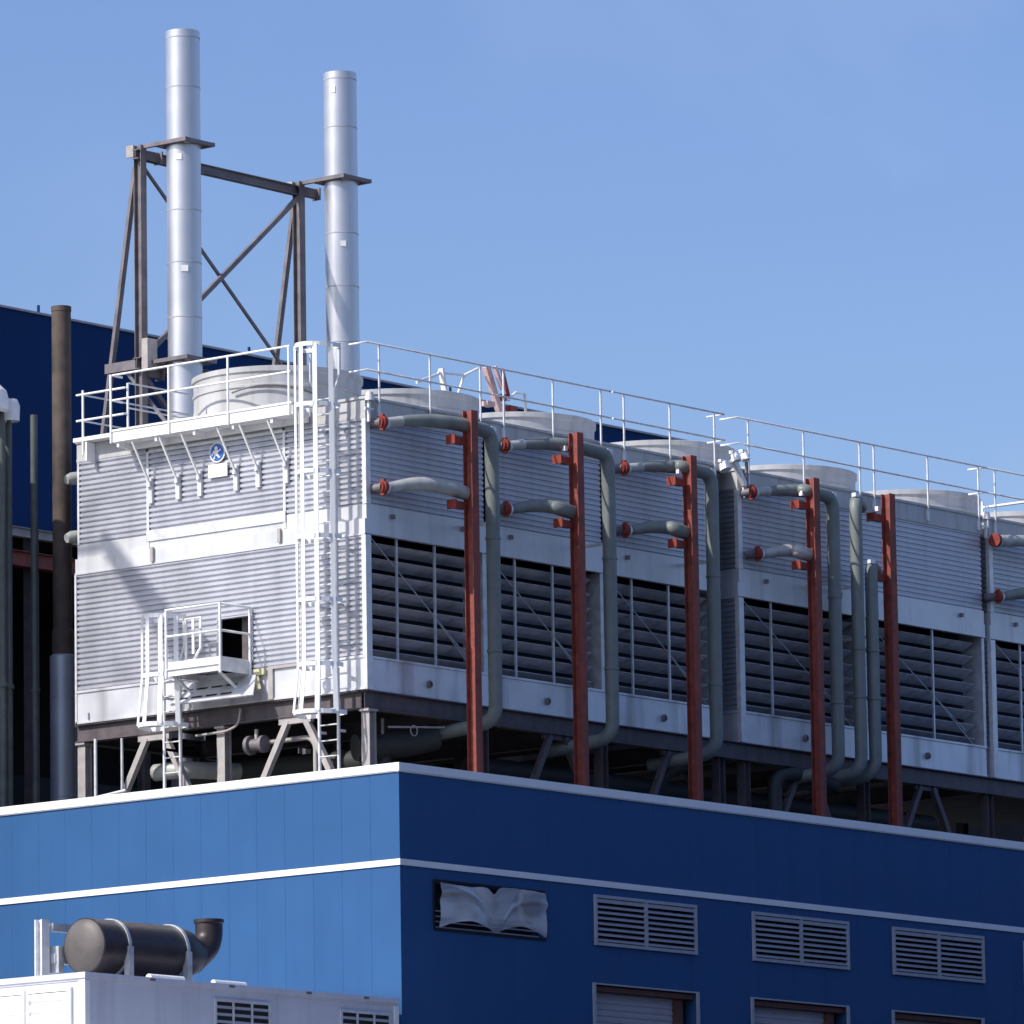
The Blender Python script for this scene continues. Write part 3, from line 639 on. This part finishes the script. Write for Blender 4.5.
# far tower headers
lower_header(20.5, 23.0, 'lower header pipe on the far tower at the picture edge', False)
t = thing('header_pipe', T(20.5, -.3, 22.8), 'upper header pipe on the far tower at the picture edge', 'pipe', 'upper header pipes on the far tower')
MB().tube([T(20.78, -.3, 22.9), T(21.4, -.45, 22.95), T(22.2, -.7, 22.88), T(23.2, -.8, 22.8)], .13, 14).build('pipe', 'pipe_lag', t)
c = V(T(20.7, -.28, 22.9)); MB().tube([c+V((-.1,0,0)), c], .15, 14).build('coupling', 'coupling', t); MB().tube([c, c+V((.12,0,0))], .135, 14).build('collar', 'galv_white', t)

# floodlights and junction boxes at the gap
fl = thing('floodlight_cluster', T(11.45, -.05, 23.3), 'cluster of white floodlights and boxes clamped at the gap between towers', 'floodlights')
for i, (dx, dz, r) in enumerate(((-.28, .05, .13), (.1, .28, .1), (.42, .34, .09))):
    f = MB(); f.tube([T(11.42+dx, -.22, 23.36+dz-.1), T(11.42+dx, -.16, 23.36+dz+.06)], [r, r*.8], 12); f.box(T(11.42+dx-r, -.2, 23.36+dz+.06), T(11.42+dx+r, -.1, 23.36+dz+.12)); f.build('lamp_head', 'white', fl)
f = MB(); f.bar(T(11.5, -.15, 23.6), T(11.85, -.15, 23.1), .1, .1); f.bar(T(11.2, -.1, 23.5), T(11.9, -.1, 23.62), .05, .05); f.bar(T(11.8, -.12, 23.3), T(11.9, -.12, 22.85), .04, .04); f.build('bracket', 'white', fl)
MB().box(T(11.95, -.14, 23.0), T(12.02, -.1, 23.6)).build('bracket', 'frame', fl)
for (x, lab) in ((0.0, 'small pale clamp lamp on top of the tower corner by the ladder cage'), (20.55, 'small pale clamp lamp where the middle and far towers meet')):
    t = thing('clamp_lamp', T(x, -.1, 23.3), lab, 'lamp')
    f = MB(); f.tube([T(x, -.12, 23.36), T(x, -.12, 23.52)], [.1, .07], 12); f.build('lamp_head', 'galv_white', t)
    f = MB(); f.bar(T(x, -.1, 22.95), T(x, -.1, 23.36), .05, .05); f.bar(T(x-.12, -.1, 23.2), T(x+.12, -.1, 23.2), .04, .04); f.build('bracket', 'galv_white', t)

# davit hoist between the cowls
dv = thing('davit_hoist', T(9.9, 5, 23.45), 'faded red davit arm with white tube frames standing between the fan cowls', 'davit')
MB().bar(T(10.42, 5, 24.75), T(9.85, 5, 25.95), .11, .14).build('arm', 'pink', dv)
MB().bar(T(10.35, 5, 23.45), T(10.35, 5, 24.95), .14, .14).build('mast', 'pink', dv)
b = MB(); b.box(T(10.25, 4.9, 25.3), T(10.5, 5.1, 25.42)); b.box(T(10.5, 4.88, 24.95), T(10.72, 5.1, 25.2)); b.bar(T(10.25, 4.9, 25.95), T(10.45, 4.9, 25.4), .06, .06); b.build('winch', 'coupling', dv)
b = MB(); b.bar(T(9.95, 4.85, 25.95), T(10.2, 4.85, 25.5), .07, .08); b.box(T(9.7, 4.85, 25.1), T(9.95, 5.05, 25.2)); b.build('counterweight', 'pink', dv)
MB().tube([T(10.4, 4.9, 25.3), T(10.7, 4.9, 25.5), T(11.0, 4.9, 25.5), T(11.05, 4.9, 24.7)], .03, 8).build('tube_frame', 'white', dv)
b = MB(); b.tube([T(9.7, 5.1, 25.9), T(9.25, 5.1, 25.7), T(9.05, 5.1, 25.3)], .03, 8); b.tube([T(9.7, 5.1, 25.1), T(9.1, 5.1, 25.0)], .03, 8); b.bar(T(8.5, 5.1, 25.65), T(7.7, 5.1, 25.35), .05, .05); b.bar(T(8.5, 5.1, 25.75), T(8.6, 5.1, 25.3), .12, .06); b.bar(T(9.3, 5.1, 25.7), T(8.4, 5.1, 25.65), .04, .04); b.build('tube_frame', 'white', dv)

# ------------------------------------------------------------------ chimneys and their frame
def chimney(x, y, z0, z1, r, label, stick, seams):
    t = thing('chimney', T(x, y, z0), label, 'chimney', 'stainless steel chimneys')
    prof = [(r*.9, z0), (r, z0)]
    prof += [(r, z1), (r-.02, z1+.015), (r-.04, z1), (r-.05, z1-.8)]
    MB().lathe(T(x, y, 0), prof, 48).build('flue', 'steel', t)
    for s_ in seams: MB().lathe(T(x, y, s_), [(r+.001,-.012),(r+.006,-.01),(r+.006,.01),(r+.001,.012)], 48).build('seam_band', 'trim_gray', t)
    MB().lathe(T(x, y, 0), [(r-.052, z1-.6), (.01, z1-.6)], 48).build('inner_flue', 'dark', t)
    for an, z, w_, h in stick:
        c = V(T(x, y, z)); a = math.radians(an); n = V((math.cos(a), math.sin(a), 0)); s2 = V((-n.y, n.x, 0))
        MB().bar(c+n*(r+.006)-s2*w_/2, c+n*(r+.006)+s2*w_/2, .012, h, (0,0,1)).build('sticker', 'white', t)
    return t
R_ = .355
chimney(4.70, 8.79, 15.4, 32.8, R_, 'taller left stainless chimney rising beside the first fan cowl', [(205, 30.1, .13, .12), (222, 27.75, .15, .13)],
        [32.65, 31.6, 29.0, 27.9, 26.75, 24.7, 21])
chimney(9.72, 8.79, 15.4, 32.75, R_, 'stainless chimney behind the ladder cage, right one of the pair', [(195, 32.35, .11, .14), (225, 29.0, .12, .12)],
        [32.6, 31.55, 29.25, 28.1, 26.9, 24.7, 21])
cf = thing('chimney_gantry', T(4.25, 9.6, 15.4), 'brown braced steel frame holding the two chimneys', 'steel frame')
ya = 9.6
for x in (4.25, 9.27): MB().ibeam(T(x, ya, 15.4), T(x, ya, 30.45), .2, .18, (0,1,0), .016, .012).build('post', 'frame', cf)
MB().ibeam(T(4.1, ya, 30.25), T(9.5, ya, 30.25), .2, .16, (0,0,1)).build('top_beam', 'frame', cf)
MB().ibeam(T(4.1, ya, 25.85), T(9.5, ya, 25.85), .24, .2, (0,0,1)).build('beam', 'frame', cf)
MB().bar(T(4.3, ya+.03, 30.1), T(9.2, ya+.03, 26.0), .05, .06).build('diagonal_brace', 'frame', cf)
MB().bar(T(9.2, ya-.05, 30.1), T(4.3, ya-.05, 26.0), .08, .10).build('diagonal_brace', 'frame', cf)
MB().bar(T(4.3, ya+.05, 25.7), T(9.2, ya+.05, 21.5), .09, .1).build('diagonal_brace', 'frame', cf)
MB().bar(T(9.2, ya-.05, 25.7), T(4.3, ya-.05, 21.5), .09, .1).build('diagonal_brace', 'frame', cf)
for x in (4.25, 9.27):
    MB().bar(T(x, ya+.12, 30.0), T(x, ya+1.75, 20.5), .08, .12).build('back_stay', 'frame', cf)
    MB().bar(T(x, ya+.1, 25.85), T(x, ya+.95, 25.85), .16, .2).build('cross_arm', 'frame', cf)
    MB().bar(T(x+.05, ya+.5, 25.8), T(x+.3, ya-.8, 24.2), .07, .07).build('knee_brace', 'frame', cf)
    for z in (30.42, 25.86):
        cx = x+.45; h = R_+.06
        k = MB()
        k.bar(T(cx-h, ya+.1, z), T(cx-h, 8.79-h-.05, z), .09, .08, (0,0,1)); k.bar(T(cx+h, ya+.0, z), T(cx+h, 8.79-h-.05, z), .09, .08, (0,0,1))
        k.bar(T(cx-h+.046, 8.79-h, z), T(cx+h-.046, 8.79-h, z), .09, .075, (0,0,1)); k.bar(T(cx-h+.046, 8.79+h, z), T(cx+h-.046, 8.79+h, z), .09, .075, (0,0,1))
        k.lathe(T(cx, 8.79, z), [(R_+.01,-.05),(R_+.05,-.05),(R_+.05,.05),(R_+.01,.05),(R_+.01,-.05)], 32)
        k.bar(T(x+.1, ya-.05, z-.17), T(cx+.05, ya-.05, z-.17), .1, .2, (0,0,1)); k.box(T(cx+.05, ya-.16, z-.3), T(cx+.09, ya+.06, z-.04))
        k.build('clamp_collar', 'frame', cf)
    MB().box(T(x-.14, ya-.3, 25.7), T(x+.16, ya-.14, 26.35)).build('splice_plate', 'leg', cf)
    MB().box(T(x-.15, ya+.05, 30.2), T(x-.11, ya+.25, 30.45)).build('splice_plate', 'leg', cf)

# ------------------------------------------------------------------ stacks at the left edge
t = thing('exhaust_stack', (3.2, 11.4, 0), 'dark rusty brown exhaust stack at the left above a pale lagged duct', 'exhaust stack')
MB().lathe((3.2, 11.4, 0), [(.18,15.4),(.18,19.3),(.22,19.35),(.22,19.9),(.195,19.95),(.195,26.42),(.205,26.42),(.205,26.52),(.17,26.52),(.16,25.9),(.01,25.9)], 28).build('pipe', 'brown', t)
MB().lathe((3.2, 11.4, 0), [(.19,19.45),(.265,19.4),(.265,18.6),(.27,18.59),(.27,18.55),(.265,18.54),(.265,16.6),(.27,16.59),(.27,16.55),(.265,16.54),(.265,0)], 28).build('duct', 'duct', t)
for x, y, r, zt, lab in ((2.38, 11.4, .075, 24.2, 'thin grey green pipe with open top, nearest the brown stack'), (1.62, 11.4, .085, 24.15, 'thin grey pipe under the white cowl at the edge'), (1.33, 11.3, .08, 24.2, 'thin grey pipe cut by the picture edge')):
    o = MB().tube([(x, y, 0), (x, y, zt)], r, 12).tube([(x, y, 18.6), (x, y, 18.68)], r+.03, 12).build('vent_pipe', 'thin_pipe'); tag(o, lab, 'pipe')
t = thing('vent_cowl', (1.6, 11.35, 24.2), 'white rounded vent cowl on top of the thin pipes', 'vent cowl')
MB().lathe((1.02, 11.3, 24.18), [(.28,-.12),(.36,-.06),(.37,.12),(.32,.32),(.18,.46),(.01,.5)], 24).build('dome', 'steam', t)
MB().lathe((1.50, 11.2, 24.1), [(.17,-.16),(.18,.15),(.13,.28),(.01,.3)], 16).build('side_dome', 'steam', t)

# ------------------------------------------------------------------ rear building
rb = thing('rear_building', (3, 25, 0), 'tall navy blue hall behind the towers with open dark bay below', 'building')
ZB = 24.95
w_ = MB(); w_.box((-10, 25, ZB), (43.2, 25.3, 30.05)); w_.box((-10, 36, 0), (43.2, 36.3, 30.05)); w_.box((42.9, 25.3, 0), (43.2, 36, 30.05)); w_.build('wall', 'rear_blue', rb)
w_ = MB(); w_.box((-10, 25.3, ZB), (42.9, 36, ZB+.1)); w_.box((-10,35.7,0),(42.9,35.98,ZB)); w_.box((42.6, 25.3, 0), (42.88, 35.7, ZB)); w_.box((-10,25,0),(-9.8,35.7,ZB)); w_.box((-9.8, 25.2, 12), (42.6, 25.4, 19.3)); w_.box((43.2, 25, 0), (130, 25.3, 24.5)); w_.build('bay_shade_lining', 'dark', rb)  # near-black colour puts deep shade into the bay and low hall
MB().box((-10, 25.3, 29.9), (42.9, 36, 30.04)).build('roof', 'roof', rb)
MB().box((-10, 24.94, 30.05), (43.22, 25.2, 30.10)).build('roof_trim', 'trim_gray', rb)
for x in (17.2, 20.9, 24.6, 28.4, 32.2): MB().tube([(x, 25.1, 30.1), (x, 25.1, 30.3)], .035, 8).build('roof_vent', 'rear_blue', rb)
b = MB(); b.ibeam((-9.8, 24.8, ZB-.12), (42, 24.8, ZB-.12), .22, .2, (0,0,1)); b.build('bay_beam', 'leg', rb)
b = MB(); b.ibeam((-9.8, 24.75, ZB-.75), (42, 24.75, ZB-.75), .35, .25, (0,0,1)); b.build('bay_beam', 'red', rb, 'red oxide beam')
for x in (16.7, 18.6): MB().ibeam((x, 24.9, 12), (x, 24.9, ZB), .25, .25, (1,0,0)).build('bay_post', 'beam', rb)
wg = thing('side_wing', (-1, 18, 0), 'blue wing of the rear hall just outside the frame', 'building')
MB().box((-2.6, 11.75, 0), (.75, 24.6, 24.1)).build('wall', 'rear_blue', wg); MB().box((-2.62, 11.7, 24.1), (.8, 24.6, 24.25)).build('roof_trim', 'white', wg)

# ------------------------------------------------------------------ pipework under the towers
t = thing('large_header', T(0, 2, 16.6), 'big shade-darkened header pipe running under the first tower', 'pipe')
MB().tube([T(.9, 1.1, 16.85), T(1.9, .6, 16.98), T(2.4, .35, 17.12)], .26, 18).build('pipe', 'pipe_shade', t)
MB().tube([T(1.3, .75, 16.9), T(1.3, .75, 17.42)], .03, 8).build('hanger', 'leg', t)
t = thing('conduit_run', T(1, .25, 17.2), 'thin pale conduit with valve wheel under the first tower front', 'conduit')
MB().tube([T(.55, -.02, 17.12), T(2.2, -.05, 17.25)], .02, 6).build('conduit', 'leg', t)
k = MB()
for a in range(12):
    q, q2 = a*math.pi/6, (a+1)*math.pi/6; k.tube([T(1.22+.1*math.cos(q), -.1, 17.1+.1*math.sin(q)), T(1.22+.1*math.cos(q2), -.1, 17.1+.1*math.sin(q2))], .012, 5)
k.build('valve_wheel', 'leg', t)
for (pts, r, mt, lab) in (
    ([T(.5, 5.9, 16.75), T(.5, 5.2, 16.75), T(1.6, 4.7, 16.75)], .17, 'pipe_lag', 'pale elbow pipe end between the left brace legs'),
    ([T(2.4, 6.6, 16.9), T(2.4, 1.6, 16.8)], .24, 'pipe_shade', 'long dark pipe under the sunlit side of the tower'),
    ([T(.25, 3.3, 17.05), T(.25, 1.7, 17.05), T(.25, 1.55, 16.9), T(.25, 1.55, 15.5)], .05, 'leg', 'thin bent drain line between the middle leg and the tall ladder'),
    ([T(1.4, .8, 15.9), T(1.4, .8, 16.9), T(2.4, .8, 16.9)], .09, 'pipe_shade', 'small dark elbow behind the first red column base'),
    ([T(4.5, 1.2, 16.8), T(20, 1.2, 16.8)], .22, 'pipe_shade', 'long dark header pipe under the towers past the first bay'),
    ([T(13.0, .1, 16.3), T(13.0, .1, 17.2), T(13.6, .0, 17.3), T(14.6, -.3, 17.1)], .15, 'pipe_shade', 'dark bent pipe feeding the close riser pair'),
    ([T(9.2, .6, 16.2), T(9.6, .3, 17.0), T(9.8, -.3, 17.2)], .13, 'pipe_shade', 'dark bent pipe at the foot of the riser before the gap'),
    ([T(-.15, 6.9, 16.25), T(-.15, 6.9, 17.45)], .035, 'galv_white', 'short white conduit upright beside the far corner leg'),
    ([T(-.15, 6.2, 16.3), T(-.15, 6.2, 17.4)], .03, 'galv', 'thin grey conduit upright left of the brace'),
    ([T(-.25, 7.0, 16.25), T(-.25, 6.0, 16.35)], .035, 'galv_white', 'short white conduit lying low at the foot of the left brace'),
    ([T(-.1, 4.3, 17.28), T(-.1, 3.5, 17.3), T(-.1, 3.2, 17.4), T(-.1, 3.15, 17.7)], .025, 'leg', 'thin curved hose hanging below the door platform')):
    P = [V(p) for p in pts]
    if len(P) > 2:
        Q = [P[0]]
        for i in range(1, len(P)-1):
            rr = min((P[i]-P[i-1]).length, (P[i+1]-P[i]).length)*.45; Q += arc(P[i-1], P[i], P[i+1], 5, rr)
        P = Q+[P[-1]]
    o = MB().tube(P, r, 14).build('service_pipe', mt); tag(o, lab, 'pipe')
t = thing('gate_valve', T(-.05, 3.0, 16.95), 'pale flanged gate valve between middle leg and right brace', 'valve')
k = MB(); k.tube([T(.1, 3.1, 17.0), T(.1, 2.75, 17.0)], .12, 14); k.tube([T(.1, 3.12, 17.0), T(.1, 3.04, 17.0)], .19, 14); k.tube([T(.1, 2.78, 17.0), T(.1, 2.7, 17.0)], .17, 14); k.build('body', 'frame', t)
MB().tube([T(.1, 2.92, 17.0), T(.1, 2.92, 17.3)], .04, 8).build('stem', 'leg', t)
for i, (y, h, lab) in enumerate(((.35, .55, 'small grey pump body beside the corner leg'), (4.0, .5, 'dim control box behind the middle leg'))):
    t = thing('pump', T(.9, y, 15.4), lab, 'pump')
    MB().box(T(.6, y-.25, 15.4), T(1.2, y+.25, 16.0)).build('plinth', 'leg', t)
    MB().tube([T(.7, y, 16.0+h*.4), T(1.2, y, 16.0+h*.4)], [.22, .18], 14).tube([T(.9, y, 16.1), T(.9, y, 16.4)], .08, 10).build('body', 'galv', t)

# ------------------------------------------------------------------ generator on the annex roof
an = thing('annex', (-7, 2, 0), 'low service annex below the generator', 'building')
MB().box((-16, -3, 0), (-.05, 8, 8.2)).build('wall', 'blue', an); MB().box((-16.05, -3.05, 8.2), (-.05, 8, 8.32)).build('roof_trim', 'white', an)
ge = thing('generator_enclosure', (-8.73, -.14, 8.35), 'white generator enclosure in the front corner with louvred panels', 'generator')
gx0, gx1, gy0, gy1, gz = -8.73, -.3, -.14, 2.9, 11.6
b = MB(); b.box((gx0, gy0, 8.35), (gx1, gy1, gz-.1)); b.build('housing', 'gen', ge)
b = MB(); b.box((gx0-.05, gy0-.05, gz-.1), (gx1+.02, gy1+.05, gz)); b.box((gx0-.02, gy0-.02, gz-.14), (gx1, gy1, gz-.1)); b.build('roof', 'gen', ge)
b = MB(); b.box((gx0-.03, gy0-.03, 8.35), (gx0+.1, gy0-.001, gz-.14)); b.box((gx0-.03, gy0-.001, 8.35), (gx0-.001, gy0+.12, gz-.14)); b.box((gx1-.1, gy0-.03, 8.35), (gx1+.01, gy0-.001, gz-.14)); b.build('corner_trim', 'white', ge)
for i, (xa_, xb_, zt) in enumerate(((-5.36, -3.85, 11.33), (-1.92, -.5, 11.32))):
    f = MB(); t_ = .05; y = gy0
    f.box((xa_, y-.03, zt-t_), (xb_, y-.001, zt)); f.box((xa_, y-.03, zt-1.3), (xa_+t_, y-.001, zt-t_)); f.box((xb_-t_, y-.03, zt-1.3), (xb_, y-.001, zt-t_))
    for k in (1, 2): xm = xa_+(xb_-xa_)*k/3; f.box((xm-.02, y-.028, zt-1.3), (xm+.02, y-.001, zt-t_))
    fo = f.build('louvre_window', 'galv_white', ge)
    s_ = MB()
    for k in range(9): z = zt-.17-k*.13; s_.hexa([(xa_+.05,y-.02,z),(xb_-.05,y-.02,z),(xb_-.05,y-.004,z),(xa_+.05,y-.004,z),(xa_+.05,y-.012,z+.05),(xb_-.05,y-.012,z+.05),(xb_-.05,y-.004,z+.05),(xa_+.05,y-.004,z+.05)])
    s_.build('slats', 'trim_gray', fo); MB().box((xa_+.05, y-.006, zt-1.3), (xb_-.05, y-.003, zt-.05)).build('mesh_backing', 'dark', fo)
for ya_, yb_ in ((.2, 1.15), (1.3, 2.5)):
    f = MB(); f.sheet('x', gx0-.004, ya_, yb_, 8.6, 11.3, .2, .05); f.box((gx0-.06, ya_-.05, 8.6), (gx0-.002, ya_, 11.36)); f.box((gx0-.06, yb_, 8.6), (gx0-.002, yb_+.05, 11.36)); f.box((gx0-.06, ya_, 11.3), (gx0-.002, yb_, 11.36)); f.build('louvre_panel', 'white', ge)
b = MB()
for x in (-7.1, -5.0, -2.9, -1.3): b.box((x, gy0-.06, gz-.06), (x+.14, gy0-.051, gz-.02))
b.build('lifting_lugs', 'frame', ge)
o = MB().tube([(-6.65, .25, gz+.05), (-5.75, .25, gz+.05)], .07, 10).build('roof_conduit', 'white'); tag(o, 'white conduit lying on the enclosure roof under the muffler', 'conduit')
o = MB().tube([(-5.05, .15, gz+.04), (-4.2, .15, gz+.04)], .06, 10).build('roof_conduit', 'white'); tag(o, 'white conduit lying on the enclosure roof right of the muffler', 'conduit')
mf = thing('exhaust_muffler', (-6, 1.1, gz), 'brown cylindrical exhaust muffler with upturned outlet on top of the enclosure', 'muffler')
mz = 12.22; r = .5
MB().lathe((-7.4, 1.1, mz), [(r*.97,0),(r,.02),(r,.2),(r,2.35),(r*.985,2.4),(r*.9,2.6),(r*.65,2.85),(.3,2.95)], 40, 'x').build('body', 'muffler', mf)
MB().lathe((-7.4, 1.1, mz), [(.001,-.12),(r*.35,-.11),(r*.65,-.085),(r*.86,-.045),(r*.975,.01)], 40, 'x').build('end_cap', 'muffler_end', mf)
MB().lathe((-7.4, 1.1, mz), [(.001, 0)], 3, 'x') 
for x in (-6.75, -5.2):
    MB().lathe((x, 1.1, mz), [(r+.005,-.035),(r+.025,-.035),(r+.025,.035),(r+.005,.035)], 40, 'x').build('strap', 'galv', mf)
    MB().box((x-.06, .56, gz), (x+.06, .68, mz)).build('saddle_leg', 'galv', mf); MB().box((x-.06, 1.52, gz), (x+.06, 1.64, mz)).build('saddle_leg', 'galv', mf)
P = [V((-4.75, 1.1, mz-.15)), V((-4.55, 1.1, mz-.1))]+arc((-4.5,1.1,mz-.08), (-4.08,1.1,mz+.25), (-4.08,1.1,mz+.8), 6, .22)+[V((-4.08, 1.1, mz+.66))]
MB().tube(P, .25, 20, cap=False).lathe((-4.08,1.1,0), [(.25,mz+.6),(.275,mz+.62),(.275,mz+.68),(.24,mz+.68),(.22,mz+.4)], 24).build('outlet_elbow', 'muffler', mf)
ms = thing('muffler_stand', (-7.68, 1.85, gz), 'pale steel upright bracket at the left end of the muffler', 'bracket')
b = MB(); b.ibeam((-7.68, 1.85, gz), (-7.68, 1.85, 12.72), .18, .2, (0,1,0), .03, .03); b.build('upright', 'galv_white', ms)
b = MB(); b.box((-7.55, 1.7, 12.52), (-6.9, 1.86, 12.66)); b.build('arm', 'galv', ms)
b = MB(); b.box((-7.55, 1.66, 11.95), (-6.9, 1.82, 12.12)); b.box((-7.52, 1.6, 11.78), (-7.38, 1.95, 12.25)); b.build('arm', 'galv', ms)

# ------------------------------------------------------------------ off to the sides of the picture
nb_ = thing('skylight_blocker', (40, -32, 0), 'added dark blue block outside the picture, cutting low sky light on the front', 'building')  # unseen block added to dim the skylight on the front walls
MB().box((-8, -45, 0), (100, -20, 20)).build('wall', 'rear_blue', nb_); MB().box((-8.1, -45.1, 20), (100.1, -19.9, 20.3)).build('roof_trim', 'leg', nb_)
c = V((2.06, 8.25, 20.1))+16*V((-1, .36, .95))
es = thing('shadow_caster', c, 'slanting tube added outside the picture so its shadow falls on the tower wall', 'shadow caster')
MB().tube([c+V((0, 1.0, 1.3)), c+V((0, -1.5, -1.5))], [.16, .36], 16).build('shadow_tube', 'galv', es)  # added unseen tube, shaped to cast the slanted shadow on the end wall
MB().tube([c+V((0, .9, 1.2)), c+V((0, 9, 1.2)), (c.x, c.y+9, 0)], .09, 8).build('shadow_tube_arm', 'galv', es)

o = MB().tube([T(20.52, -.05, 23.62), T(20.52, -1.7, 23.62)], .03, 8).tube([T(20.52, -.05, 23.3), T(20.52, -.05, 23.75)], .03, 8).build('boom_tube', 'white')
tag(o, 'thin white tube reaching outwards where the middle and far towers meet', 'tube')

for z, lab in ((22.8, 'upper pale pipe stub at the far outer edge of the corner tower'), (21.62, 'lower pale pipe stub at the far outer edge of the corner tower')):
    o = MB().tube([T(.9, DEP-.02, z+.05), T(.6, DEP+.2, z+.05), T(.3, DEP+.42, z), T(.2, DEP+.45, z-.03)], [.13, .13, .13, .09], 14).build('pipe_stub', 'pipe_lag'); tag(o, lab, 'pipe')
